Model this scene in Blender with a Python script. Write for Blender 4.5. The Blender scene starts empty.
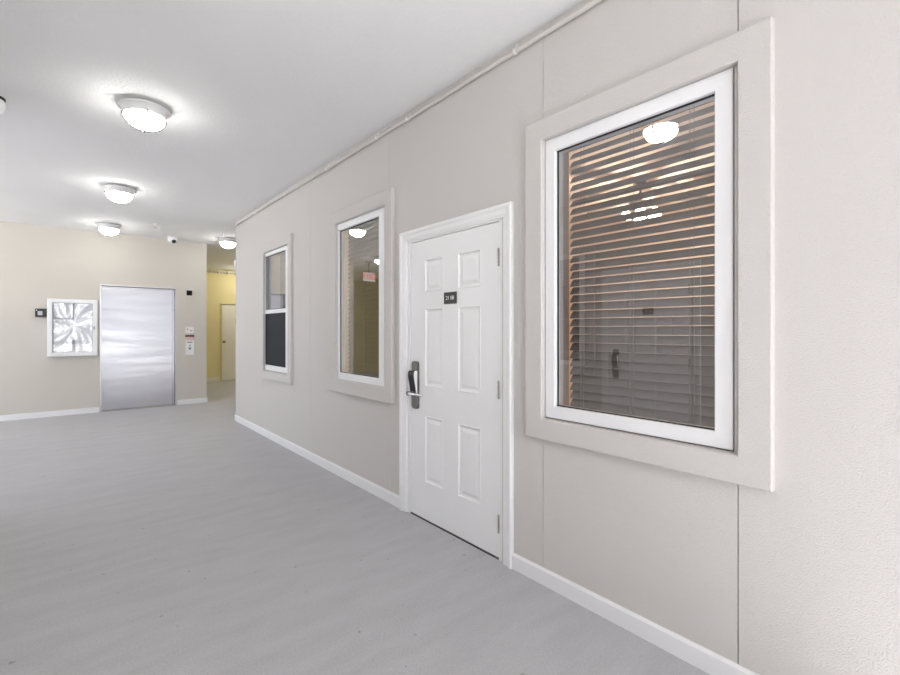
import bpy, bmesh, math, random
from mathutils import Vector, Matrix
random.seed(4)
SC = bpy.context.scene
COL = SC.collection

# ------------------------------------------------------------------ camera
F_PX = 458.0
YAW = math.atan(384.0 / F_PX)
EYE = 1.386
cam_data = bpy.data.cameras.new('camera')
cam_data.sensor_width = 36.0
cam_data.lens = F_PX / 900.0 * 36.0
cam_data.shift_y = -7.2 / 900.0
cam_data.clip_start = 0.05
cam = bpy.data.objects.new('camera', cam_data)
COL.objects.link(cam)
cam.location = (0, 0, EYE)
cam.rotation_euler = (math.pi / 2, 0, -YAW)
SC.camera = cam

# ------------------------------------------------------------------ world, daylight, exposure
SKY = 2.15
LAMP = 26.0
SC.view_settings.view_transform = 'Standard'
SC.view_settings.look = 'None'
SC.view_settings.gamma = 1.0
SC.view_settings.use_curve_mapping = False
SC.view_settings.exposure = 0.43
world = bpy.data.worlds.new('overcast_sky')
SC.world = world
world.use_nodes = True
wn = world.node_tree
bg = wn.nodes['Background']
bg.inputs['Color'].default_value = (0.86, 0.91, 1.0, 1)
bg.inputs['Strength'].default_value = SKY

CEIL = 3.05
W = 2.0            # right wall face
L = -1.09          # left wall face
MIR = W + L        # mirror: x -> MIR - x
SH = 0.19          # the opposite door and window sit this much further along
BACK = 9.75        # elevator wall
ENDY = 7.52        # where the corridor walls end
OPEN_Y = -4.0      # open end of the corridor
LEND = 5.0         # unseen left wall cut short here to let daylight into the hall
FAR = 13.7

sd_ = bpy.data.lights.new('sun', 'SUN')
sd_.energy = 18.0; sd_.angle = math.radians(1.0); sd_.color = (1.0, 0.985, 0.97)
so = bpy.data.objects.new('sun', sd_); COL.objects.link(so)
so.rotation_euler = (math.radians(54), 0, 0)     # sun added beyond the open end, its bounce brightens the corridor ceiling
pd = bpy.data.lights.new('daylight_portal', 'AREA')
pd.shape = 'RECTANGLE'; pd.size = W - L; pd.size_y = CEIL
pd.cycles.is_portal = True
po = bpy.data.objects.new('daylight_portal', pd)
COL.objects.link(po)
po.location = ((W + L) / 2, OPEN_Y - 0.02, CEIL / 2)
po.rotation_euler = (math.radians(90), 0, 0)      # -Z points to +Y

for side, ya in ((-1, LEND),):                # unseen side opening, added to bring daylight into the cross hall
    hd = bpy.data.lights.new('hall_portal', 'AREA'); hd.shape = 'RECTANGLE'; hd.size = CEIL; hd.size_y = BACK - ya; hd.cycles.is_portal = True
    ho_ = bpy.data.objects.new('hall_portal', hd); COL.objects.link(ho_)
    ho_.location = (-3.92 if side < 0 else 4.82, (ya + BACK) / 2, CEIL / 2)
    ho_.rotation_euler = (0, math.radians(-90 if side < 0 else 90), 0)

# ------------------------------------------------------------------ materials
def mat(name, color, rough=0.6, metal=0.0, spec=0.5, bump=None, tone=None, emit=None, estr=0.0, aniso=0.0):
    m = bpy.data.materials.new(name); m.use_nodes = True
    nt = m.node_tree; N = nt.nodes; K = nt.links
    b = N['Principled BSDF']
    b.inputs['Base Color'].default_value = (*color, 1)
    b.inputs['Roughness'].default_value = rough
    b.inputs['Metallic'].default_value = metal
    b.inputs['Specular IOR Level'].default_value = spec
    b.inputs['Anisotropic'].default_value = aniso
    co = N.new('ShaderNodeTexCoord')
    # every surface gets a little procedural tone variation
    sc, amt = tone if tone else (3.0, 0.03)
    nz = N.new('ShaderNodeTexNoise'); nz.inputs['Scale'].default_value = sc; nz.inputs['Detail'].default_value = 4
    K.new(co.outputs['Object'], nz.inputs['Vector'])
    mx = N.new('ShaderNodeMix'); mx.data_type = 'RGBA'
    mx.inputs['A'].default_value = (*[max(0, c * (1 - amt)) for c in color], 1)
    mx.inputs['B'].default_value = (*[min(1, c * (1 + amt)) for c in color], 1)
    K.new(nz.outputs['Fac'], mx.inputs['Factor'])
    K.new(mx.outputs['Result'], b.inputs['Base Color'])
    if bump:
        bs, st, dist = bump
        n2 = N.new('ShaderNodeTexNoise'); n2.inputs['Scale'].default_value = bs; n2.inputs['Detail'].default_value = 3
        K.new(co.outputs['Object'], n2.inputs['Vector'])
        bp = N.new('ShaderNodeBump'); bp.inputs['Strength'].default_value = st; bp.inputs['Distance'].default_value = dist
        K.new(n2.outputs['Fac'], bp.inputs['Height']); K.new(bp.outputs['Normal'], b.inputs['Normal'])
    if emit:
        b.inputs['Emission Color'].default_value = (*emit, 1); b.inputs['Emission Strength'].default_value = estr
    return m

def srgb(r, g, b):
    f = lambda v: (v / 255 / 12.92) if v / 255 <= 0.04045 else ((v / 255 + 0.055) / 1.055) ** 2.4
    return (f(r), f(g), f(b))

M = {}
M['wall'] = mat('beige_stucco_paint', (0.655, 0.63, 0.61), 0.75, spec=0.25, bump=(180, 0.8, 0.0045), tone=(0.9, 0.02))
M['wall_cream'] = mat('cream_wall_paint', (0.635, 0.60, 0.545), 0.75, spec=0.25, bump=(60, 0.3, 0.004), tone=(0.9, 0.02))
M['yellow'] = mat('yellow_wall_paint', (0.80, 0.70, 0.38), 0.75, spec=0.25, bump=(60, 0.3, 0.004))
M['ceiling'] = mat('white_textured_ceiling', (0.89, 0.89, 0.90), 0.85, spec=0.2, bump=(55, 0.5, 0.006), tone=(1.5, 0.03))
M['white'] = mat('white_gloss_trim_paint', (0.86, 0.86, 0.87), 0.35, spec=0.4, bump=(30, 0.08, 0.002))
M['door'] = mat('white_door_paint', (0.88, 0.88, 0.885), 0.4, spec=0.4, bump=(25, 0.08, 0.002))
M['vinyl'] = mat('white_window_frame', (0.88, 0.885, 0.90), 0.3, spec=0.45)
M['gasket'] = mat('black_gasket', (0.02, 0.02, 0.022), 0.6)
M['caulk'] = mat('grey_caulk', (0.30, 0.28, 0.25), 0.7, tone=(20, 0.3))
M['bronze'] = mat('dark_nickel_lock', (0.16, 0.155, 0.15), 0.35, metal=0.8)
M['black'] = mat('black_plastic', (0.012, 0.012, 0.013), 0.35)
M['chrome'] = mat('polished_chrome', (0.85, 0.85, 0.86), 0.12, metal=1.0)
M['hinge'] = mat('satin_hinge_metal', (0.42, 0.40, 0.37), 0.35, metal=1.0)
M['threshold'] = mat('dark_threshold_metal', (0.10, 0.095, 0.09), 0.5, metal=0.5, tone=(30, 0.4))
M['letter'] = mat('white_lettering', (0.85, 0.85, 0.85), 0.5)
M['conduit'] = mat('beige_painted_conduit', (0.66, 0.635, 0.60), 0.6, spec=0.3)
M['clip'] = mat('white_conduit_clip', (0.82, 0.80, 0.78), 0.5)
M['pan'] = mat('white_enamel_fixture', (0.88, 0.88, 0.88), 0.4)
M['wire'] = mat('thin_guard_wire', (0.20, 0.19, 0.18), 0.4, metal=0.6)
M['bowl'] = mat('lit_opal_glass', (0.9, 0.88, 0.82), 0.3, emit=(1.0, 0.975, 0.92), estr=LAMP)
M['bowl_added'] = mat('added_lamp_opal_glass', (0.9, 0.88, 0.82), 0.3, emit=(1.0, 0.96, 0.86), estr=LAMP * 1.7)  # stronger glow for the lamps added in the passage
M['warmbulb'] = mat('lit_warm_glass_shade', (0.9, 0.8, 0.7), 0.3, emit=(1.0, 0.84, 0.68), estr=16)
M['slat'] = mat('brown_grey_blind_slat', (0.19, 0.165, 0.15), 0.5, tone=(4, 0.08))
M['slat_tan'] = mat('olive_tan_blind_slat', (0.24, 0.205, 0.13), 0.5, tone=(4, 0.08))
M['cord'] = mat('tan_blind_cord', (0.25, 0.21, 0.18), 0.8)
M['peach'] = mat('peach_room_paint', (0.76, 0.63, 0.53), 0.8)
M['roomdark'] = mat('unlit_room_navy', (0.09, 0.10, 0.14), 0.8)  # darkness of the unlit rooms is put into this wall colour
M['carpet'] = mat('tan_room_carpet', (0.35, 0.27, 0.20), 0.95)
M['cabwhite'] = mat('white_cabinet_enamel', (0.88, 0.88, 0.89), 0.35)
M['cabback'] = mat('grey_cabinet_lining', (0.50, 0.51, 0.52), 0.5)
M['cabbar'] = mat('grey_metal_bar', (0.10, 0.10, 0.10), 0.5)
M['film'] = mat('crumpled_silver_film', (0.80, 0.81, 0.83), 0.22, metal=0.6)
M['plate'] = mat('white_wall_plate', (0.85, 0.85, 0.84), 0.4)
M['red'] = mat('red_print', (0.42, 0.06, 0.08), 0.5)
M['pink'] = mat('pink_print', (0.75, 0.48, 0.50), 0.5)
M['dark'] = mat('dark_print', (0.06, 0.05, 0.06), 0.5)
M['green'] = mat('grey_button', (0.25, 0.27, 0.30), 0.4)
M['blackdisp'] = mat('black_display_glass', (0.006, 0.006, 0.008), 0.15)
M['creamdoor'] = mat('pale_yellow_door_paint', (0.88, 0.85, 0.72), 0.5)
M['brass'] = mat('dull_brass', (0.35, 0.27, 0.15), 0.35, metal=1.0)
M['exitred'] = mat('lit_red_letters', (0.6, 0.03, 0.02), 0.4, emit=(1.0, 0.10, 0.05), estr=1.2)
M['pipe'] = mat('grey_beige_pipe', (0.60, 0.57, 0.50), 0.5)
M['smudge'] = mat('ground_concrete', (0.55, 0.545, 0.54), 0.85, bump=(30, 0.3, 0.004), tone=(2, 0.1))

def steel(name, color, rough):
    m = bpy.data.materials.new(name); m.use_nodes = True
    nt = m.node_tree; N = nt.nodes; K = nt.links; b = N['Principled BSDF']
    b.inputs['Metallic'].default_value = 1.0
    b.inputs['Base Color'].default_value = (*color, 1)
    co = N.new('ShaderNodeTexCoord')
    mp = N.new('ShaderNodeMapping'); mp.inputs['Scale'].default_value = (0.8, 1, 3.2)
    K.new(co.outputs['Object'], mp.inputs['Vector'])
    n1 = N.new('ShaderNodeTexNoise'); n1.inputs['Scale'].default_value = 1.3; n1.inputs['Detail'].default_value = 3
    K.new(mp.outputs['Vector'], n1.inputs['Vector'])
    b1 = N.new('ShaderNodeBump'); b1.inputs['Strength'].default_value = 0.35; b1.inputs['Distance'].default_value = 0.012
    K.new(n1.outputs['Fac'], b1.inputs['Height'])
    b.inputs['Anisotropic'].default_value = 0.8; b.inputs['Anisotropic Rotation'].default_value = 0.0
    mp2 = N.new('ShaderNodeMapping'); mp2.inputs['Scale'].default_value = (0.9, 1, 9)
    K.new(co.outputs['Object'], mp2.inputs['Vector'])
    n2 = N.new('ShaderNodeTexNoise'); n2.inputs['Scale'].default_value = 1.0; n2.inputs['Detail'].default_value = 5
    K.new(mp2.outputs['Vector'], n2.inputs['Vector'])
    rr = N.new('ShaderNodeMapRange'); rr.inputs['To Min'].default_value = rough - 0.15; rr.inputs['To Max'].default_value = rough + 0.17
    K.new(n2.outputs['Fac'], rr.inputs['Value']); K.new(rr.outputs['Result'], b.inputs['Roughness'])
    K.new(b1.outputs['Normal'], b.inputs['Normal'])
    return m
M['steel'] = steel('brushed_stainless_steel', (0.66, 0.66, 0.70), 0.32)
M['steelframe'] = mat('steel_door_frame', (0.62, 0.61, 0.61), 0.35, metal=1.0)

def floor_mat():
    m = bpy.data.materials.new('grey_painted_concrete'); m.use_nodes = True
    nt = m.node_tree; N = nt.nodes; K = nt.links; b = N['Principled BSDF']
    b.inputs['Roughness'].default_value = 0.55; b.inputs['Specular IOR Level'].default_value = 0.3
    co = N.new('ShaderNodeTexCoord')
    def noise(scale, det, vec=None, rough=0.5):
        n = N.new('ShaderNodeTexNoise'); n.inputs['Scale'].default_value = scale; n.inputs['Detail'].default_value = det
        n.inputs['Roughness'].default_value = rough
        K.new(vec or co.outputs['Object'], n.inputs['Vector']); return n
    def ramp(src, p0, p1, c0, c1):
        r = N.new('ShaderNodeValToRGB'); r.color_ramp.elements[0].position = p0; r.color_ramp.elements[1].position = p1
        r.color_ramp.elements[0].color = (c0, c0, c0, 1); r.color_ramp.elements[1].color = (c1, c1, c1, 1)
        K.new(src, r.inputs['Fac']); return r
    def mul(a, bb):
        x = N.new('ShaderNodeMix'); x.data_type = 'RGBA'; x.blend_type = 'MULTIPLY'; x.inputs['Factor'].default_value = 1
        K.new(a, x.inputs['A']); K.new(bb, x.inputs['B']); return x.outputs['Result']
    base = N.new('ShaderNodeMix'); base.data_type = 'RGBA'
    base.inputs['A'].default_value = (0.515, 0.51, 0.525, 1); base.inputs['B'].default_value = (0.565, 0.56, 0.575, 1)
    K.new(noise(0.8, 5).outputs['Fac'], base.inputs['Factor'])
    mp = N.new('ShaderNodeMapping'); mp.inputs['Scale'].default_value = (1, 4, 1); mp.inputs['Rotation'].default_value = (0, 0, 0.4)
    K.new(co.outputs['Object'], mp.inputs['Vector'])
    c = mul(base.outputs['Result'], ramp(noise(2.2, 6, mp.outputs['Vector'], 0.6).outputs['Fac'], 0.3, 0.62, 0.90, 1.0).outputs['Color'])
    c = mul(c, ramp(noise(21, 2).outputs['Fac'], 0.24, 0.29, 0.68, 1.0).outputs['Color'])
    c = mul(c, ramp(noise(120, 3).outputs['Fac'], 0.3, 0.65, 0.86, 1.0).outputs['Color'])
    K.new(c, b.inputs['Base Color'])
    bp = N.new('ShaderNodeBump'); bp.inputs['Strength'].default_value = 0.35; bp.inputs['Distance'].default_value = 0.004
    K.new(noise(95, 4).outputs['Fac'], bp.inputs['Height']); K.new(bp.outputs['Normal'], b.inputs['Normal'])
    return m
M['floor'] = floor_mat()

def glass_mat(name, tint, k):
    """double glazing: Fresnel reflection of k surfaces over a tinted see-through pane"""
    m = bpy.data.materials.new(name); m.use_nodes = True
    nt = m.node_tree; N = nt.nodes; K = nt.links
    N.remove(N['Principled BSDF'])
    out = N['Material Output']
    ge = N.new('ShaderNodeNewGeometry'); dt = N.new('ShaderNodeVectorMath'); dt.operation = 'DOT_PRODUCT'
    K.new(ge.outputs['Normal'], dt.inputs[0]); K.new(ge.outputs['Incoming'], dt.inputs[1])
    def mth(op, a, b=None, c=None):
        n_ = N.new('ShaderNodeMath'); n_.operation = op
        for i_, v_ in enumerate((a, b, c)):
            if v_ is None: continue
            if isinstance(v_, (int, float)): n_.inputs[i_].default_value = v_
            else: K.new(v_, n_.inputs[i_])
        return n_
    ab = mth('ABSOLUTE', dt.outputs['Value']); inv = mth('SUBTRACT', 1.0, ab.outputs[0])
    fr = mth('MULTIPLY_ADD', mth('POWER', inv.outputs[0], 5.0).outputs[0], 0.957, 0.043)      # Schlick
    a = N.new('ShaderNodeMath'); a.operation = 'MULTIPLY'; a.inputs[1].default_value = k
    d = N.new('ShaderNodeMath'); d.operation = 'MULTIPLY_ADD'; d.inputs[1].default_value = k - 1; d.inputs[2].default_value = 1
    q = N.new('ShaderNodeMath'); q.operation = 'DIVIDE'; q.use_clamp = True
    K.new(fr.outputs[0], a.inputs[0]); K.new(fr.outputs[0], d.inputs[0]); K.new(a.outputs[0], q.inputs[0]); K.new(d.outputs[0], q.inputs[1])
    tr = N.new('ShaderNodeBsdfTransparent'); tr.inputs['Color'].default_value = (*tint, 1)
    gl = N.new('ShaderNodeBsdfGlossy'); gl.inputs['Roughness'].default_value = 0.0; gl.inputs['Color'].default_value = (1, 1, 1, 1)
    mx = N.new('ShaderNodeMixShader')
    K.new(q.outputs[0], mx.inputs['Fac']); K.new(tr.outputs[0], mx.inputs[1]); K.new(gl.outputs[0], mx.inputs[2])
    K.new(mx.outputs[0], out.inputs['Surface'])
    return m
M['glass'] = glass_mat('double_glazing', (0.80, 0.82, 0.85), 5.5)
M['glass_matte'] = glass_mat('low_reflection_glazing', (0.80, 0.82, 0.80), 4.0)
M['clear'] = glass_mat('single_clear_pane', (0.95, 0.95, 0.95), 1.2)

def screen_mat():
    m = bpy.data.materials.new('insect_screen_mesh'); m.use_nodes = True
    nt = m.node_tree; N = nt.nodes; K = nt.links; b = N['Principled BSDF']
    b.inputs['Base Color'].default_value = (0.010, 0.012, 0.022, 1); b.inputs['Roughness'].default_value = 0.6
    co = N.new('ShaderNodeTexCoord'); w = N.new('ShaderNodeTexNoise'); w.inputs['Scale'].default_value = 800
    K.new(co.outputs['Object'], w.inputs['Vector'])
    r = N.new('ShaderNodeMapRange'); r.inputs['To Min'].default_value = 0.82; r.inputs['To Max'].default_value = 0.88
    K.new(w.outputs['Fac'], r.inputs['Value']); K.new(r.outputs['Result'], b.inputs['Alpha'])
    return m
M['screen'] = screen_mat()

# ------------------------------------------------------------------ mesh helpers (world coordinates, stored relative to the root)
class MB:
    def __init__(s, mir=False):            # mir: build on the opposite corridor wall
        s.v = []; s.f = []; s.mir = mir; s.smooth = []
    def _p(s, p):
        return (MIR - p[0], p[1] + SH, p[2]) if s.mir else tuple(p)
    def add(s, vs, fs, smooth=False):
        n = len(s.v); s.v += [s._p(v) for v in vs]; s.f += [tuple(i + n for i in f) for f in fs]; s.smooth += [smooth] * len(fs)
        return s
    def box(s, x0, x1, y0, y1, z0, z1):
        vs = [(x, y, z) for x in (x0, x1) for y in (y0, y1) for z in (z0, z1)]
        return s.add(vs, [(0, 1, 3, 2), (4, 6, 7, 5), (0, 4, 5, 1), (2, 3, 7, 6), (0, 2, 6, 4), (1, 5, 7, 3)])
    def lathe(s, prof, c, n=40, axis='z', smooth=True):
        vs = []; fs = []
        for r, h in prof:
            for i in range(n):
                a = 2 * math.pi * i / n; u, w = r * math.cos(a), r * math.sin(a)
                if axis == 'z': vs.append((c[0] + u, c[1] + w, c[2] + h))
                elif axis == 'x': vs.append((c[0] + h, c[1] + u, c[2] + w))
                else: vs.append((c[0] + u, c[1] + h, c[2] + w))
        m = len(prof)
        for j in range(m - 1):
            for i in range(n):
                fs.append((j * n + i, j * n + (i + 1) % n, (j + 1) * n + (i + 1) % n, (j + 1) * n + i))
        s.add(vs, fs, smooth)
        s.add(vs[:n], [tuple(range(n))]); s.add(vs[-n:], [tuple(range(n))])
        return s
    def tube(s, pts, r, n=10, smooth=True):
        pts = [Vector(p) for p in pts]; vs = []; fs = []
        for k, p in enumerate(pts):
            d = (pts[min(k + 1, len(pts) - 1)] - pts[max(k - 1, 0)]).normalized()
            up = Vector((0, 0, 1)) if abs(d.z) < 0.9 else Vector((0, 1, 0))
            a = d.cross(up).normalized(); b = d.cross(a).normalized()
            for i in range(n):
                t = 2 * math.pi * i / n; q = p + r * (math.cos(t) * a + math.sin(t) * b); vs.append(tuple(q))
        for j in range(len(pts) - 1):
            for i in range(n):
                fs.append((j * n + i, j * n + (i + 1) % n, (j + 1) * n + (i + 1) % n, (j + 1) * n + i))
        fs.append(tuple(range(n))); fs.append(tuple(range((len(pts) - 1) * n, len(pts) * n)))
        return s.add(vs, fs, smooth)
    def build(s, name, m, parent=None, origin=None, bevel=0.0):
        o0 = Vector(origin) if origin else (Vector(parent.get('_o')) if parent else Vector((0, 0, 0)))
        me = bpy.data.meshes.new(name)
        me.from_pydata([tuple(Vector(v) - o0) for v in s.v], [], s.f)
        for p, sm in zip(me.polygons, s.smooth): p.use_smooth = sm
        bm = bmesh.new(); bm.from_mesh(me); bmesh.ops.remove_doubles(bm, verts=bm.verts, dist=1e-6)
        bmesh.ops.recalc_face_normals(bm, faces=bm.faces); bm.to_mesh(me); bm.free()
        me.materials.append(m)
        o = bpy.data.objects.new(name, me); COL.objects.link(o)
        if parent: o.parent = parent
        else: o.location = o0
        o['_o'] = list(o0)
        if bevel:
            b = o.modifiers.new('bevel', 'BEVEL'); b.width = bevel; b.segments = 2; b.limit_method = 'ANGLE'; b.angle_limit = math.radians(40)
        return o

def root(name, loc, label=None, cat=None, group=None, kind=None, mir=False):
    if mir: loc = (MIR - loc[0], loc[1] + SH, loc[2])
    o = bpy.data.objects.new(name, None); COL.objects.link(o); o.location = loc; o['_o'] = list(loc)
    o.empty_display_size = 0.1
    return tag(o, label, cat, group, kind)
def tag(o, label=None, cat=None, group=None, kind=None):
    for k, v in (('label', label), ('category', cat), ('group', group), ('kind', kind)):
        if v: o[k] = v
    return o
def struct(o): o['kind'] = 'structure'; return o

def ring(mb, prof, u0, u1, z0, z1, place, open_bottom=False):
    """closed profile [(outward offset, height off the plane)] swept round a rectangle with mitred corners"""
    cs = [(u0, z0, -1, -1), (u0, z1, -1, 1), (u1, z1, 1, 1), (u1, z0, 1, -1)]
    n = len(prof); vs = []
    for (u, z, du, dz) in cs:
        for (o, d) in prof:
            zz = z + dz * o
            if open_bottom and dz < 0: zz = z
            vs.append(place(u + du * o, zz, d))
    segs = [(0, 1), (1, 2), (2, 3)] + ([] if open_bottom else [(3, 0)])
    fs = []
    for a, b in segs:
        for i in range(n):
            j = (i + 1) % n; fs.append((a * n + i, a * n + j, b * n + j, b * n + i))
    if open_bottom: fs += [tuple(range(n)), tuple(range(3 * n, 4 * n))]
    return mb.add(vs, fs)

def text_mesh(name, body, size, m, parent, loc, rot, depth=0.0006):
    cu = bpy.data.curves.new(name, 'FONT'); cu.body = body; cu.size = size; cu.extrude = depth
    cu.align_x = 'CENTER'; cu.align_y = 'CENTER'
    t = bpy.data.objects.new(name, cu); COL.objects.link(t)
    dg = bpy.context.evaluated_depsgraph_get(); dg.update()
    me = bpy.data.meshes.new_from_object(t.evaluated_get(dg))
    bpy.data.objects.remove(t); me.name = name
    me.materials.clear(); me.materials.append(m)
    o = bpy.data.objects.new(name, me); COL.objects.link(o)
    o.parent = parent
    o.location = Vector(loc) - Vector(parent['_o']); o.rotation_euler = rot
    o['_o'] = list(loc)
    return o

def onright(u, z, d): return (W - d, u, z)       # plane of the right wall, d = out of the wall
def onback(u, z, d): return (u, BACK - d, z)

# ------------------------------------------------------------------ structure
struct(MB().box(-3.9, 4.8, OPEN_Y, FAR + 0.1, -0.1, 0).build('floor', M['floor']))
struct(MB().box(-3.9, 4.8, OPEN_Y, FAR + 0.1, CEIL, CEIL + 0.12).build('ceiling', M['ceiling']))
struct(MB().box(-30, 30, -40, OPEN_Y, -0.12, -0.02).build('ground', M['smudge']))
struct(MB().box(4.8, 30, OPEN_Y, 30, -0.12, -0.02).build('ground', M['smudge']))
struct(MB().box(-30, -3.9, OPEN_Y, 30, -0.12, -0.02).build('ground', M['smudge']))

# window openings (y0,y1,z0,z1) and door opening in the corridor walls
WIN = [(0.657, 1.581, 0.910, 2.421), (3.215, 4.11, 0.914, 2.405), (5.33, 6.22, 0.868, 2.395)]
DOOR = (1.90, 2.94, 0.0, 2.10)
def grid_wall(mir):
    holes = WIN + [DOOR]
    seams = [(0.644, 0.0045, 0.010), (1.593, 0.003, 0.004), (3.14, 0.002, 0.003), (-0.56, 0.004, 0.008), (4.7, 0.002, 0.003)]
    END = LEND - SH if mir else ENDY; Y0 = OPEN_Y - SH if mir else OPEN_Y
    seams = [q for q in seams if q[0] < END]; holes = [h for h in holes if h[1] < END and not (mir and h[0] < 1)]
    ys = {Y0, END}; zs = {0.0, CEIL}
    for a, b, c, d in holes: ys |= {a, b}; zs |= {c, d}
    for y, w, _ in seams: ys |= {y - w / 2, y + w / 2}
    ys = sorted(ys); zs = sorted(zs); mb = MB(mir)
    for i in range(len(ys) - 1):
        yc = (ys[i] + ys[i + 1]) / 2
        dep = 0.0
        for y, w, g in seams:
            if abs(yc - y) < w / 2: dep = g
        run = None
        for j in range(len(zs) - 1):
            zc = (zs[j] + zs[j + 1]) / 2
            solid = not any(a < yc < b and c < zc < d for a, b, c, d in holes)
            if solid: run = zs[j] if run is None else run
            if run is not None and (not solid or j == len(zs) - 2):
                mb.box(W + dep, W + 0.22, ys[i], ys[i + 1], run, zs[j + 1] if solid else zs[j]); run = None
    return mb
struct(grid_wall(False).build('wall_right', M['wall']))
struct(grid_wall(True).build('wall_left', M['wall']))
# elevator wall with its opening
EL = (0.435, 1.575, 2.175)
mb = MB()
bx0, bx1 = MIR - 2.07, 2.07
mb.box(bx0, EL[0], BACK, BACK + 0.2, 0, CEIL).box(EL[1], bx1, BACK, BACK + 0.2, 0, CEIL).box(EL[0], EL[1], BACK, BACK + 0.2, EL[2], CEIL)
struct(mb.build('wall_back', M['wall_cream']))
struct(MB().box(-3.9, 4.8, FAR, FAR + 0.1, 0, CEIL).build('wall_far', M['yellow']))
struct(MB().box(4.6, 4.8, ENDY, FAR, 0, CEIL).build('wall_hall_right', M['wall_cream']))
struct(MB().box(-3.9, -3.7, BACK, FAR, 0, CEIL).build('wall_hall_left', M['yellow']))
struct(MB().box(W + 0.22, 4.8, ENDY - 0.12, ENDY, 0, CEIL).build('wall_hall_front', M['wall_cream']))
struct(MB(True).box(W + 0.22, 4.8, LEND - SH - 0.12, LEND - SH, 0, CEIL).build('wall_hall_front', M['wall_cream']))
struct(MB().box(bx0, bx0 + 0.15, BACK + 0.2, FAR, 0, CEIL).box(bx1 - 0.15, bx1, BACK + 0.2, FAR, 0, CEIL).build('wall_shaft', M['yellow']))

# rooms behind the corridor walls
def room(name, mir, y0, y1, mw, x1=6.4):
    mb = MB(mir); a = W + 0.22
    mb.box(x1, x1 + 0.1, y0, y1, 0, CEIL).box(a, x1, y0 - 0.1, y0, 0, CEIL).box(a, x1, y1, y1 + 0.1, 0, CEIL)
    struct(mb.build('wall_' + name, M[mw]))
    struct(MB(mir).box(a, x1, y0, y1, CEIL - 0.1, CEIL).build('ceiling', M[mw]))
    struct(MB(mir).box(a, x1, y0, y1, -0.1, 0).build('floor', M['carpet']))
room('peach_room', False, -1.2, 4.6, 'peach')
room('dark_room', False, 4.8, ENDY - 0.25, 'roomdark', 4.8)
room('opposite_room', True, -1.2, LEND - SH - 0.25, 'roomdark', 4.8)

# baseboards
def base_run(mir, y0, y1, name):
    mb = MB(mir)
    mb.box(W - 0.014, W, y0, y1, 0, 0.078)
    mb.add([(W - 0.014, y0, 0.078), (W, y0, 0.078), (W, y0, 0.09), (W - 0.006, y0, 0.09), (W - 0.014, y1, 0.078), (W, y1, 0.078), (W, y1, 0.09), (W - 0.006, y1, 0.09)],
           [(0, 1, 2, 3), (4, 5, 6, 7), (0, 3, 7, 4), (3, 2, 6, 7), (1, 5, 6, 2), (0, 4, 5, 1)])
    return struct(mb.build(name, M['white'], origin=(0, y0, 0)))
base_run(False, OPEN_Y, 1.806, 'baseboard_right'); base_run(False, 2.966, ENDY + 0.012, 'baseboard_right')
base_run(True, OPEN_Y - SH, 1.806, 'baseboard_left'); base_run(True, 2.966, LEND - SH + 0.012, 'baseboard_left')
struct(MB().box(W - 0.014, 4.6, ENDY, ENDY + 0.014, 0, 0.09).build('baseboard_hall', M['white'], bevel=0.003))
struct(MB().box(bx0 - 0.012, EL[0] - 0.004, BACK - 0.014, BACK, 0, 0.09).box(EL[1] + 0.004, bx1 + 0.012, BACK - 0.014, BACK, 0, 0.09)
       .box(bx1, bx1 + 0.012, BACK, BACK + 2, 0, 0.09).build('baseboard_back', M['white'], bevel=0.003))
struct(MB().box(bx1, 3.25, FAR - 0.014, FAR, 0, 0.10).build('baseboard_far', M['creamdoor'], bevel=0.003))

# ------------------------------------------------------------------ windows
def surround(mb, y0, y1, z0, z1, iy0, iy1, iz0, iz1):
    """thick flat stucco surround: outer and inner rectangles need not be concentric"""
    outer = [(y0, z0), (y0, z1), (y1, z1), (y1, z0)]; inner = [(iy0, iz0), (iy0, iz1), (iy1, iz1), (iy1, iz0)]
    b = 0.004; T = 0.034; q = (W - T) / (W - 0.045)
    outer = [(y * q, EYE + (z - EYE) * q) for y, z in outer]
    def rect(r, g, d): 
        cy = sum(p[0] for p in r) / 4; cz = sum(p[1] for p in r) / 4
        return [(W - d, y + (g if y > cy else -g), z + (g if z > cz else -g)) for y, z in r]
    rows = [rect(outer, 0, 0), rect(outer, 0, T - b), rect(outer, -b, T), rect(inner, b, T), rect(inner, 0, T - b), rect(inner, 0, 0)]
    vs = [p for r in rows for p in r]; fs = []
    for k in range(6):
        for i in range(4):
            j = (i + 1) % 4; k2 = (k + 1) % 6; fs.append((k * 4 + i, k * 4 + j, k2 * 4 + j, k2 * 4 + i))
    return mb.add(vs, fs)

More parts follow.
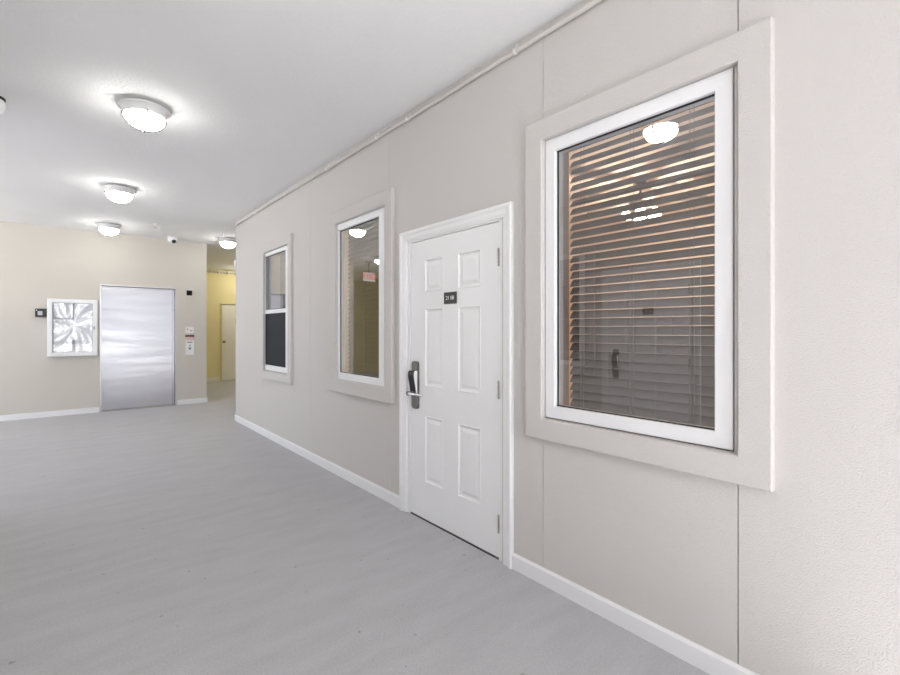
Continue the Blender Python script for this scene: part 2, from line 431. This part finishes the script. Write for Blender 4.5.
WDEF = [dict(o=(0.521, 1.683, 0.80, 2.523), i=(0.636, 1.578, 0.906, 2.417), f=(0.662, 1.576, 0.915, 2.416), g=(0.728, 1.511, 0.980, 2.346)),
        dict(o=(3.05, 4.18, 0.805, 2.51), i=(3.172, 4.055, 0.925, 2.398), f=(3.22, 4.105, 0.919, 2.400), g=(3.307, 4.042, 0.985, 2.337)),
        dict(o=(5.16, 6.20, 0.765, 2.49), i=(5.28, 6.14, 0.862, 2.39), f=(5.335, 6.215, 0.873, 2.390), g=(5.422, 6.155, 0.940, 2.345))]
def window(n, d, mir, hung=False):
    r = root('window_%d' % n, (W, (d['f'][0] + d['f'][1]) / 2, d['f'][2]), kind='structure', mir=mir)
    surround(MB(mir), *d['o'], *d['i']).build('window_surround', M['wall'], r)
    f = d['f']; g = d['g']
    gk = MB(mir); e = 0.0028
    for (a, b, c, dd) in ((f[0] - e, f[0], f[2] - e, f[3] + e), (f[1], f[1] + e, f[2] - e, f[3] + e), (f[0], f[1], f[2] - e, f[2]), (f[0], f[1], f[3], f[3] + e)):
        gk.box(W + 0.006, W + 0.07, a, b, c, dd)
    gk.build('gasket', M['gasket'], r)
    fr = MB(mir); vs = []; X = [W + 0.05, W - 0.004, W - 0.004, W + 0.018, W + 0.05]
    def rc(y0, y1, z0, z1, x): return [(x, y0, z0), (x, y0, z1), (x, y1, z1), (x, y1, z0)]
    t = 0.004
    rows = [rc(*f, W + 0.07), rc(*f, W), rc(f[0] + t, f[1] - t, f[2] + t, f[3] - t, W - 0.004),
            rc(g[0] - t, g[1] + t, g[2] - t, g[3] + t, W - 0.004), rc(*g, W), rc(*g, W + 0.07)]
    for q in rows: vs += q
    fs = []
    for k in range(6):
        for i in range(4):
            j = (i + 1) % 4; k2 = (k + 1) % 6; fs.append((k * 4 + i, k * 4 + j, k2 * 4 + j, k2 * 4 + i))
    fr.add(vs, fs).build('window_frame', M['vinyl'], r)
    sp = MB(mir); s = 0.006
    gs = [(g[0], g[1], g[2], g[3])] if not hung else [(g[0], g[1], 1.652, g[3]), (g[0], g[1], g[2], 1.598)]
    for (a, b, c, dd) in gs:
        sp.box(W + 0.016, W + 0.024, a, a + s, c, dd).box(W + 0.016, W + 0.024, b - s, b, c, dd).box(W + 0.016, W + 0.024, a, b, c, c + s).box(W + 0.016, W + 0.024, a, b, dd - s, dd)
    sp.build('glazing_bead', M['gasket'], r)
    if hung:
        MB(mir).box(W - 0.001, W + 0.06, g[0] - 0.001, g[1] + 0.001, 1.600, 1.650).build('meeting_rail', M['vinyl'], r, bevel=0.003)
        MB(mir).box(W + 0.004, W + 0.0045, g[0], g[1], g[2], 1.6).build('insect_screen', M['screen'], r)
    for (a, b, c, dd) in gs:
        pane = MB(mir).add([(W + 0.02, a, c), (W + 0.02, b, c), (W + 0.02, b, dd), (W + 0.02, a, dd)], [(0, 1, 2, 3)])
        pane.build('glass_pane', M['glass_matte'] if n == 2 else M['glass'], r)
    return r
window(1, WDEF[0], False); window(2, WDEF[1], False); window(3, WDEF[2], False, hung=True)
window(4, WDEF[1], True)

def blind(d, mir, tilt, m, label, x=None, pitch=0.0425, edge=0.0):
    g = d['g']; x = x or W + 0.085
    y0, y1 = g[0] + 0.025, g[1] - 0.042
    r = root('window_blind', (x, (y0 + y1) / 2, g[2]), label, 'blind', mir=mir)
    MB(mir).box(x - 0.025, x + 0.025, y0, y1, g[3] + 0.02, g[3] + 0.06).build('head_rail', m, r)
    mb = MB(mir); z = g[2] - 0.02; w = 0.025; th = 0.0013
    while z < g[3] + 0.02:
        c, s = math.cos(tilt), math.sin(tilt); vs = []
        for y in (y0, y1):
            for k in range(5):
                q = -1 + k * 0.5; cr = 0.002 * (1 - q * q)
                vs.append((x + q * w * c - cr * s, y, z + q * w * s + cr * c))
            for k in range(4, -1, -1):
                q = -1 + k * 0.5; cr = 0.002 * (1 - q * q) - 2 * th
                vs.append((x + q * w * c - cr * s, y, z + q * w * s + cr * c))
        fs = [(i, (i + 1) % 10, 10 + (i + 1) % 10, 10 + i) for i in range(10)] + [tuple(range(10)), tuple(range(10, 20))]
        mb.add(vs, fs); z += pitch
    mb.build('slats', m, r)
    cd = MB(mir)
    for q in (0.12, 0.5, 0.88):
        y = y0 + (y1 - y0) * q
        for dy in (-0.009, 0.009): cd.tube([(x - 0.027, y + dy, g[2] - 0.02), (x - 0.027, y + dy, g[3] + 0.02)], 0.0011, 6)
    cd.build('ladder_cord', M['cord'], r)
    return r
blind(WDEF[0], False, math.radians(51), M['slat'], 'brown venetian blind with half open slats behind the large nearest window')
blind(WDEF[1], False, math.radians(66), M['slat_tan'], 'closed olive tan venetian blind behind the narrow window left of the numbered door')
blind(WDEF[1], True, math.radians(80), M['slat'], 'closed blind in the opposite wall window, seen reflected left of the reflected door')

# ------------------------------------------------------------------ numbered door
Q = 2.004 / 2.03
def qy(v): return v * Q
def qz(v): return EYE + (v - EYE) * Q
SY0, SY1, SZ0, SZ1 = 1.930, 2.852, 0.012, 2.042
PANELS = [(2.498, 2.708, 1.667, 1.905), (2.115, 2.337, 1.667, 1.905), (2.498, 2.708, 0.974, 1.545), (2.115, 2.337, 0.974, 1.545),
          (2.498, 2.708, 0.266, 0.757), (2.115, 2.337, 0.266, 0.757)]
PANELS = [(qy(a), qy(b), qz(c), qz(d)) for a, b, c, d in PANELS]
def six_panel(mb, place, panels, y0, y1, z0, z1, thick, back=None):
    ys = sorted({y0, y1} | {p[0] for p in panels} | {p[1] for p in panels})
    zs = sorted({z0, z1} | {p[2] for p in panels} | {p[3] for p in panels})
    for i in range(len(ys) - 1):
        for j in range(len(zs) - 1):
            yc, zc = (ys[i] + ys[i + 1]) / 2, (zs[j] + zs[j + 1]) / 2
            if any(a < yc < b and c < zc < d for a, b, c, d in panels): continue
            mb.add([place(ys[i], zs[j], 0), place(ys[i + 1], zs[j], 0), place(ys[i + 1], zs[j + 1], 0), place(ys[i], zs[j + 1], 0)], [(0, 1, 2, 3)])
    for a, b, c, d in panels:
        rows = []
        for ins, dep in ((0, 0), (0.004, 0.003), (0.010, -0.006), (0.020, -0.009), (0.026, -0.009), (0.046, -0.002), (0.048, -0.001)):
            rows += [place(a + ins, c + ins, dep), place(a + ins, d - ins, dep), place(b - ins, d - ins, dep), place(b - ins, c + ins, dep)]
        fs = []
        for k in range(6):
            for i in range(4):
                j = (i + 1) % 4; fs.append((k * 4 + i, k * 4 + j, (k + 1) * 4 + j, (k + 1) * 4 + i))
        fs.append((24, 25, 26, 27)); mb.add(rows, fs)
    o = [place(y0, z0, 0), place(y0, z1, 0), place(y1, z1, 0), place(y1, z0, 0)]
    k = [place(y0, z0, -thick), place(y0, z1, -thick), place(y1, z1, -thick), place(y1, z0, -thick)]
    mb.add(o + k, [(4, 5, 6, 7), (0, 1, 5, 4), (1, 2, 6, 5), (2, 3, 7, 6), (3, 0, 4, 7)])
    return mb
DX = W + 0.004
def number_door(n, mir):
    r = root('door_%d' % n, (W, (SY0 + SY1) / 2, 0), kind='structure', mir=mir)
    six_panel(MB(mir), lambda u, z, d: (DX - d, u, z), PANELS, SY0, SY1, SZ0, SZ1, 0.044).build('door_panel', M['door'], r)
    # jambs and stop
    jb = MB(mir)
    jb.box(W + 0.001, W + 0.15, DOOR[0], SY0 - 0.003, 0, DOOR[3]).box(W, W + 0.15, SY1 + 0.003, DOOR[1], 0, DOOR[3]).box(W, W + 0.15, SY0 - 0.003, SY1 + 0.003, SZ1 + 0.004, DOOR[3])
    jb.build('door_jamb', M['door'], r)
    cs = MB(mir)
    prof = [(0, 0), (0, 0.010), (0.004, 0.013), (0.012, 0.013), (0.016, 0.017), (0.045, 0.019), (0.052, 0.025), (0.060, 0.028), (0.072, 0.028), (0.076, 0.024), (0.076, 0)]
    ring(cs, prof, SY0 - 0.074 + 0.0, SY1 + 0.0, 0, SZ1 + 0.008, onright, True) if False else ring(cs, prof, 1.884, 2.890, 0, 2.058, onright, True)
    cs.build('door_casing', M['door'], r)
    MB(mir).box(W + 0.002, W + 0.10, SY0 - 0.003, SY1 + 0.003, 0, 0.006).build('threshold', M['threshold'], r)
    # hinges on the near edge
    for z in (0.219, 1.027, 1.828):
        h = MB(mir)
        for k in range(5):
            a = z - 0.055 + k * 0.022; h.tube([(DX - 0.006, SY0 - 0.003, a), (DX - 0.006, SY0 - 0.003, a + 0.021)], 0.0062, 12)
        h.box(DX - 0.0025, DX + 0.002, SY0 - 0.006, SY0 + 0.004, z - 0.055, z + 0.055)
        h.build('hinge', M['hinge'], r)
    # number plate
    p = MB(mir).box(DX - 0.006, DX, 2.319, 2.450, 1.566, 1.646).build('number_plate', M['black'], r, bevel=0.002)
    p['label'] = 'small black plate with white room number'
    if not mir: text_mesh('number', '21 08', 0.038, M['letter'], p, (DX - 0.007, 2.384, 1.606), (math.pi / 2, 0, -math.pi / 2))
    else: text_mesh('number', '21 07', 0.038, M['letter'], p, (MIR - DX + 0.007, 2.384 + SH, 1.606), (math.pi / 2, 0, math.pi / 2))
    # card lock: long plate, curved reader hood, lever
    e = MB(mir)
    pts = []
    y0, y1, z0, z1, rr = 2.744, 2.820, 0.803, 1.155, 0.022
    for (cy, cz, a0) in ((y1 - rr, z1 - rr, 0), (y0 + rr, z1 - rr, 90), (y0 + rr, z0 + rr, 180), (y1 - rr, z0 + rr, 270)):
        for k in range(6):
            a = math.radians(a0 + 18 * k); pts.append((cy + rr * math.cos(a), cz + rr * math.sin(a)))
    n = len(pts)
    e.add([(DX, y, z) for y, z in pts] + [(DX - 0.016, y, z) for y, z in pts] + [(DX - 0.020, 2.782 + (y - 2.782) * 0.9, 0.979 + (z - 0.979) * 0.98) for y, z in pts],
          [tuple(range(n)), tuple(range(2 * n, 3 * n))] + [(k * n + i, k * n + (i + 1) % n, (k + 1) * n + (i + 1) % n, (k + 1) * n + i) for k in (0, 1) for i in range(n)])
    lk = e.build('lock_plate', M['bronze'], r); lk['label'] = 'dark metal lock plate'
    hood = [(0.018, 1.085), (0.040, 1.087), (0.050, 1.078), (0.052, 1.05), (0.046, 1.01), (0.038, 0.975), (0.034, 0.945), (0.032, 0.925), (0.018, 0.920)]
    hb = MB(mir); n = len(hood); a, b = 2.748, 2.818
    hb.add([(DX - x, a, z) for x, z in hood] + [(DX - x, b, z) for x, z in hood], [tuple(range(n)), tuple(range(n, 2 * n))] + [(i, (i + 1) % n, n + (i + 1) % n, n + i) for i in range(n)])
    ho = hb.build('card_reader', M['black'], lk, bevel=0.003)
    sd = MB(mir); sd.add([(DX - x, a - 0.0008, z) for x, z in [(max(q[0] - 0.004, 0.018), q[1]) for q in hood]] + [(DX - x, a - 0.004, z) for x, z in [(max(q[0] - 0.006, 0.018), q[1]) for q in hood]],
           [tuple(range(n)), tuple(range(n, 2 * n))] + [(i, (i + 1) % n, n + (i + 1) % n, n + i) for i in range(n)])
    sd.build('side_cover_highlight', M['plate'], ho)  # white colour paints the daylight highlight on the reader's side
    lv = MB(mir)
    lv.lathe([(0.022, 0.0), (0.022, -0.012), (0.014, -0.016), (0.013, -0.05), (0.016, -0.056), (0.014, -0.066)], (DX - 0.018, 2.782, 0.922), 24, 'x').build('lever_hub', M['bronze'], lk)
    lv = MB(mir)
    lv.tube([(DX - 0.074, 2.785, 0.922), (DX - 0.076, 2.765, 0.922), (DX - 0.074, 2.72, 0.922), (DX - 0.066, 2.67, 0.920), (DX - 0.056, 2.635, 0.918)], 0.0095, 14)
    lv.build('lever_handle', M['chrome'], lk)
    return r
number_door(1, False)
number_door(2, True)

# far pale door
r = root('door_3', (3.7, FAR, 0), kind='structure')
MB().box(3.285, 4.19, FAR - 0.03, FAR, 0.01, 2.085).build('door_panel', M['creamdoor'], r, bevel=0.003)
ring(MB(), [(0, 0), (0, 0.035), (0.012, 0.04), (0.018, 0.04), (0.022, 0.035), (0.022, 0)], 3.262, 4.215, 0, 2.105, lambda u, z, d: (u, FAR - d, z), True).build('door_frame', M['yellow'], r)
MB().box(3.265, 4.21, FAR - 0.012, FAR, 2.087, 2.1).build('shadow_gap', M['gasket'], r)
h = MB().lathe([(0.032, 0), (0.032, -0.012), (0.014, -0.016), (0.014, -0.04), (0.026, -0.05), (0.028, -0.07), (0.018, -0.085)], (3.335, FAR - 0.03, 1.07), 20, 'y')
h.build('door_handle', M['brass'], r)
MB().box(3.63, 3.75, FAR - 0.036, FAR - 0.03, 1.58, 1.71).build('number_plate', M['black'], r)

# ------------------------------------------------------------------ elevator
r = root('elevator', (1.0, BACK, 0), 'brushed stainless steel elevator door set in the cream back wall', 'elevator')
x0, x1, zt = EL
fr = MB()
ring(fr, [(0, -0.14), (0, 0.006), (0.024, 0.006), (0.024, 0.0), (0.020, -0.14)], x0 + 0.026, x1 - 0.026, 0, zt - 0.026, onback, True)
fr.build('door_frame', M['steelframe'], r)
MB().box(x0 + 0.03, x1 - 0.03, BACK + 0.10, BACK + 0.14, 0.012, zt - 0.03).build('door_panel', M['steel'], r, bevel=0.003)
MB().box(x1 - 0.062, x1 - 0.057, BACK + 0.096, BACK + 0.10, 0.012, zt - 0.03).build('door_edge', M['bronze'], r)
MB().box(x0 + 0.026, x1 - 0.026, BACK - 0.0, BACK + 0.14, 0.0, 0.010).build('sill', M['hinge'], r)
struct(MB().box(x0, x1, BACK + 0.15, BACK + 0.2, 0, zt).build('wall_elevator_shaft', M['gasket']))

# floor indicator, notices, call buttons
r = root('floor_indicator', (1.78, BACK, 2.0), 'small white wall plate with a black square display high right of the elevator', 'indicator')
MB().box(1.706, 1.855, BACK - 0.008, BACK, 1.995, 2.175).build('plate', M['wall_cream'], r, bevel=0.003)
MB().box(1.730, 1.822, BACK - 0.02, BACK - 0.008, 2.040, 2.134).build('display', M['blackdisp'], r, bevel=0.003)
r = root('notice_sign', (1.78, BACK, 1.20), 'white notice with a dark red band above the call buttons', 'sign')
MB().box(1.712, 1.850, BACK - 0.005, BACK, 1.335, 1.450).build('sign_board', M['plate'], r)
MB().box(1.745, 1.752, BACK - 0.0065, BACK - 0.005, 1.375, 1.42).box(1.738, 1.758, BACK - 0.0065, BACK - 0.005, 1.41, 1.42).build('symbol', M['red'], r)
mb = MB().box(1.790, 1.826, BACK - 0.0065, BACK - 0.005, 1.376, 1.382)
for k in range(4): mb.box(1.790 + k * 0.010, 1.796 + k * 0.010, BACK - 0.0065, BACK - 0.005, 1.365 + 0.008 * (k % 2), 1.395 - 0.006 * (k // 2))
mb.build('symbol', M['red'], r)
MB().box(1.708, 1.858, BACK - 0.006, BACK, 1.262, 1.300).build('dark_band', M['dark'], r)
MB().box(1.712, 1.855, BACK - 0.005, BACK, 1.225, 1.262).build('red_band', M['pink'], r)
MB().box(1.72, 1.845, BACK - 0.007, BACK - 0.006, 1.268, 1.275).build('red_line', M['red'], r)
r = root('call_button_panel', (1.78, BACK, 0.92), 'white elevator call button panel below the notice sign', 'call panel')
MB().box(1.714, 1.855, BACK - 0.014, BACK, 0.922, 1.192).build('plate', M['plate'], r, bevel=0.003)
MB().box(1.740, 1.825, BACK - 0.016, BACK - 0.014, 1.152, 1.172).build('lettering', M['green'], r)
for z, q in ((1.10, 0.010), (1.045, 0.019)):
    MB().lathe([(q + 0.004, 0), (q + 0.004, -0.003), (q, -0.004), (q, -0.008), (q * .8, -0.010)], (1.785, BACK - 0.014, z), 20, 'y').build('button', M['green'], r)

# cabinet
CX0, CX1, CZ0, CZ1 = -0.230, 0.405, 0.965, 1.893
r = root('display_cabinet', (0.09, BACK, CZ0), 'white framed glazed cabinet filled with crumpled silvery film left of the elevator', 'cabinet')
CB = BACK - 0.002
def oncab(u, z, d): return (u, CB - d, z)
D = 0.10
mb = MB().box(CX0, CX1, CB - 0.012, CB, CZ0, CZ1)
ring(mb, [(0, 0), (0, D - 0.02), (0.02, D - 0.02), (0.02, 0)], CX0 + 0.02, CX1 - 0.02, CZ0 + 0.02, CZ1 - 0.02, oncab)
mb.build('cabinet_body', M['cabwhite'], r)
MB().box(CX0 + 0.03, CX1 - 0.03, CB - 0.02, CB - 0.012, CZ0 + 0.03, CZ1 - 0.03).build('back_lining', M['cabback'], r)
fr = MB(); ring(fr, [(0, D - 0.02), (0, D - 0.004), (0.006, D), (0.055, D), (0.062, D - 0.004), (0.062, D - 0.02)], CX0 + 0.064, CX1 - 0.064, CZ0 + 0.064, CZ1 - 0.064, oncab)
dr = fr.build('cabinet_door', M['cabwhite'], r)
MB().box(CX1 - 0.06, CX1 - 0.035, CB - D - 0.012, CB - D, 1.40, 1.45).build('latch', M['cabback'], dr)
# crumpled film: faceted sheet radiating from the middle
nx, nz = 22, 30; vs = []; fs = []
fx0, fx1, fz0, fz1 = CX0 + 0.068, CX1 - 0.068, CZ0 + 0.068, CZ1 - 0.068
for j in range(nz + 1):
    for i in range(nx + 1):
        x = fx0 + (fx1 - fx0) * i / nx; z = fz0 + (fz1 - fz0) * j / nz
        u = (x - 0.10) / 0.25; w = (z - 1.46) / 0.4; a = math.atan2(w, u); rr = math.hypot(u, w)
        d = 0.013 * math.sin(a * 5 + rr * 2.0) * min(1, rr) + 0.006 * math.sin(a * 11 + 1.3 + 3 * rr) * min(1, rr) + 0.0015 * random.uniform(-1, 1)
        vs.append((x, CB - 0.05 - d, z))
for j in range(nz):
    for i in range(nx):
        q = j * (nx + 1) + i; fs += [(q, q + 1, q + nx + 2), (q, q + nx + 2, q + nx + 1)]
MB().add(vs, fs).build('crumpled_film', M['film'], r)
MB().box(0.074, 0.112, CB - 0.077, CB - 0.068, fz0, fz0 + 0.20).build('centre_post', M['cabbar'], r)
MB().box(0.083, 0.103, CB - 0.077, CB - 0.068, fz1 - 0.28, fz1).build('centre_post', M['cabbar'], r)
MB().box(fx0, 0.09, CB - 0.077, CB - 0.070, 1.565, 1.578).box(fx0, fx0 + 0.012, CB - 0.077, CB - 0.068, fz0, fz1).build('cross_bar', M['cabbar'], r)
MB().box(fx0 + 0.0, fx1, CB - 0.0855, CB - 0.0815, fz0, fz1).build('glass_pane', M['clear'], r)

# card reader left of the cabinet
r = root('wall_card_reader', (-0.30, BACK, 1.6), 'small black box reader with a grey screen on the wall left of the cabinet', 'card reader')
MB().box(-0.372, -0.236, BACK - 0.05, BACK, 1.598, 1.728).build('housing', M['black'], r, bevel=0.006)
MB().box(-0.342, -0.286, BACK - 0.053, BACK - 0.05, 1.625, 1.690).build('screen', M['cabback'], r)
MB().box(-0.360, -0.350, BACK - 0.053, BACK - 0.05, 1.695, 1.712).build('indicator', M['letter'], r)

# ------------------------------------------------------------------ ceiling lights
def ceiling_light(x, y, label, group='dome ceiling lights', bowl='bowl'):
    r = root('ceiling_light', (x, y, CEIL), label, 'ceiling light', group)
    MB().lathe([(0.120, 0), (0.120, -0.022), (0.163, -0.022), (0.165, -0.028), (0.158, -0.033), (0.138, -0.036), (0.136, -0.078), (0.130, -0.082), (0.124, -0.082)], (x, y, CEIL), 48).build('base_pan', M['pan'], r)
    prof = [(0.126, -0.075)]
    for k in range(0, 13):
        a = math.radians(90 * k / 12); prof.append((max(0.127 * math.cos(a) ** 0.85, 0.003), -0.082 - 0.092 * math.sin(a)))
    MB().lathe(prof, (x, y, CEIL), 40).build('glass_bowl', M[bowl], r)
    for ax in (0, 1):
        pts = []
        for k in range(17):
            a = math.pi * k / 16; u = 0.138 * math.cos(a); z = CEIL - 0.075 - 0.112 * math.sin(a)
            pts.append((x + u, y, z) if ax == 0 else (x, y + u, z))
        MB().tube(pts, 0.0055, 6).build('guard_wire', M['wire'], r)
    return r
ceiling_light(0.447, 4.06, 'lit white dome ceiling light, the largest and nearest one in direct view')
ceiling_light(0.475, 6.55, 'lit white dome ceiling light, second of the row leading to the elevator')
ceiling_light(0.518, 8.93, 'lit white dome ceiling light close in front of the elevator wall')
ceiling_light(2.249, 8.95, 'lit white dome ceiling light beside the corridor wall end, before the yellow passage')
ceiling_light(0.445, 1.70, 'lit white dome ceiling light seen only reflected at top of large window')
ceiling_light(0.445, -0.85, 'lit white dome ceiling light behind the camera near the open end')
ceiling_light(-1.40, 8.95, 'lit dome ceiling light of the left passage, reflected in the window left of the door')

ceiling_light(3.72, 12.95, 'added unseen fill light nearest the yellow far wall, hidden behind the corridor wall end', bowl='bowl_added')  # this and the next lamp are added out of view to brighten the passage
ceiling_light(3.85, 11.0, 'added unseen fill light midway along the yellow passage, hidden behind the corridor wall end', bowl='bowl_added')
# cameras and detectors
def dome_camera(x, y, label, lens=True):
    r = root('security_camera', (x, y, CEIL), label, 'security camera')
    MB().lathe([(0.080, 0), (0.080, -0.012), (0.076, -0.016), (0.070, -0.016)], (x, y, CEIL), 28).build('mount', M['pan'] if lens else M['black'], r)
    MB().lathe([(0.072, -0.014), (0.078, -0.03), (0.078, -0.065), (0.066, -0.095), (0.040, -0.112)], (x, y, CEIL), 28).build('housing', M['cabwhite'], r)
    if lens: MB().lathe([(0.034, 0.02), (0.034, -0.006), (0.026, -0.018), (0.010, -0.024)], (x + 0.01, y - 0.066, CEIL - 0.085), 20, 'y').build('lens', M['black'], r)
    return r
dome_camera(1.46, BACK - 0.30, 'small white dome security camera on the ceiling above the right side of the elevator')
dome_camera(-0.413, 4.60, 'white dome device with black rim on the ceiling, cut by the left picture edge', lens=False)

def sprinkler(x, y, label):
    r = root('fire_sprinkler', (x, y, CEIL), label, 'sprinkler', 'ceiling sprinkler heads')
    MB().lathe([(0.034, 0), (0.032, -0.006), (0.012, -0.008), (0.009, -0.04)], (x, y, CEIL), 20).build('escutcheon', M['pan'], r)
    MB().tube([(x - 0.010, y, CEIL - 0.036), (x - 0.014, y, CEIL - 0.05), (x, y, CEIL - 0.066)], 0.003, 6).tube([(x + 0.010, y, CEIL - 0.036), (x + 0.014, y, CEIL - 0.05), (x, y, CEIL - 0.066)], 0.003, 6).build('frame_arms', M['hinge'], r)
    MB().lathe([(0.020, -0.064), (0.021, -0.068)], (x, y, CEIL), 16).build('deflector', M['hinge'], r)
sprinkler(1.07, 8.45, 'small ceiling sprinkler head between the elevator lamp and the security camera')
sprinkler(2.03, 8.40, 'small ceiling sprinkler head just before the lamp at the corridor wall end')

# exit signs
def exit_sign(x, y, label, size):
    r = root('exit_sign', (x, y, CEIL), label, 'exit sign')
    MB().box(x - 0.16, x + 0.16, y - 0.025, y + 0.025, 2.575, 2.785).build('housing', M['pan'], r, bevel=0.004)['label'] = 'white sign housing'
    MB().box(x - 0.10, x + 0.10, y - 0.03, y + 0.03, CEIL - 0.02, CEIL).box(x - 0.012, x + 0.012, y - 0.012, y + 0.012, 2.785, CEIL - 0.02).build('canopy', M['caulk'], r)
    text_mesh('letters', 'EXIT', size, M['exitred'], r, (x, y - 0.0275, 2.68), (math.pi / 2, 0, 0), 0.001)
exit_sign(2.735, 9.8, 'small white exit sign hung before the yellow passage, mostly hidden by the wall corner', 0.115)
exit_sign(-1.60, 9.8, 'exit sign with red letters, reflected in the narrow window by the door', 0.185)

# pipe along the top of the yellow wall
r = root('sprinkler_pipe', (3.2, FAR - 0.06, 2.98), 'painted pipe with couplings along the top of the yellow far wall', 'pipe')
MB().tube([(2.3, FAR - 0.07, 2.975), (4.55, FAR - 0.07, 2.975)], 0.022, 12).build('pipe', M['pipe'], r)
for x in (2.98, 3.18, 3.42, 3.62):
    MB().tube([(x - 0.03, FAR - 0.07, 2.975), (x + 0.03, FAR - 0.07, 2.975)], 0.036, 12).tube([(x, FAR - 0.07, 2.975), (x, FAR - 0.07, 3.04)], 0.01, 8).build('coupling', M['pipe'], r)

# conduit under the ceiling on the right wall
r = root('electrical_conduit', (W - 0.02, 0, 2.99), 'long thin beige painted conduit running along the top of the right wall', 'conduit')
MB().tube([(W - 0.017, y, 2.990 + 0.003 * math.sin(y * 1.3)) for y in [OPEN_Y + 0.1 + i * (ENDY - OPEN_Y - 0.15) / 40 for i in range(41)]], 0.0145, 12).build('pipe', M['conduit'], r)
for y in (-0.5, 0.65, 1.78, 2.86, 3.31, 4.26, 5.4, 6.5):
    cl = MB(); z = 2.990 + 0.003 * math.sin(y * 1.3)
    cl.tube([(W - 0.0175, y - 0.009, z), (W - 0.0175, y + 0.009, z)], 0.0185, 14)
    cl.box(W - 0.005, W, y - 0.009, y + 0.009, z, z + 0.045)
    cl.build('clip', M['clip'], r)

# ceiling fan with lit shades inside the room behind the large window
fx, fy, fz = 4.6, 2.39, 2.60
r = root('ceiling_fan', (fx, fy, CEIL - 0.1), 'ceiling fan with warm lit glass shades, glimpsed through the large window blind', 'ceiling fan')
MB().lathe([(0.06, 0), (0.055, -0.03), (0.014, -0.04), (0.014, -0.16), (0.09, -0.18), (0.11, -0.22), (0.09, -0.27), (0.05, -0.29)], (fx, fy, CEIL - 0.1), 28).build('motor', M['bronze'], r)
for k in range(5):
    a = 2 * math.pi * k / 5 + 0.3; c, s = math.cos(a), math.sin(a)
    vs = []
    for z in (-0.225, -0.219):
        for (u, w) in ((0.10, -0.03), (0.18, -0.06), (0.60, -0.07), (0.65, 0), (0.60, 0.07), (0.18, 0.06), (0.10, 0.03)):
            vs.append((fx + u * c - w * s, fy + u * s + w * c, CEIL - 0.1 + z))
    MB().add(vs, [tuple(range(7)), tuple(range(7, 14))] + [(i, (i + 1) % 7, 7 + (i + 1) % 7, 7 + i) for i in range(7)]).build('blade', M['slat'], r)
for k in range(4):
    a = math.pi / 2 * k + 0.5
    MB().lathe([(0.02, 0.0), (0.035, -0.03), (0.06, -0.08), (0.063, -0.10), (0.05, -0.10)], (fx + 0.14 * math.cos(a), fy + 0.14 * math.sin(a), CEIL - 0.39), 20).build('glass_shade', M['warmbulb'], r)
    MB().tube([(fx, fy, CEIL - 0.37), (fx + 0.14 * math.cos(a), fy + 0.14 * math.sin(a), CEIL - 0.38)], 0.008, 8).build('arm', M['bronze'], r)
pl = bpy.data.lights.new('fan_bulb', 'POINT'); pl.energy = 110; pl.color = (1.0, 0.82, 0.66); pl.shadow_soft_size = 0.1
o = bpy.data.objects.new('fan_bulb', pl); COL.objects.link(o); o.location = (fx, fy, CEIL - 0.55)

for o in bpy.data.objects:
    if '_o' in o: del o['_o']
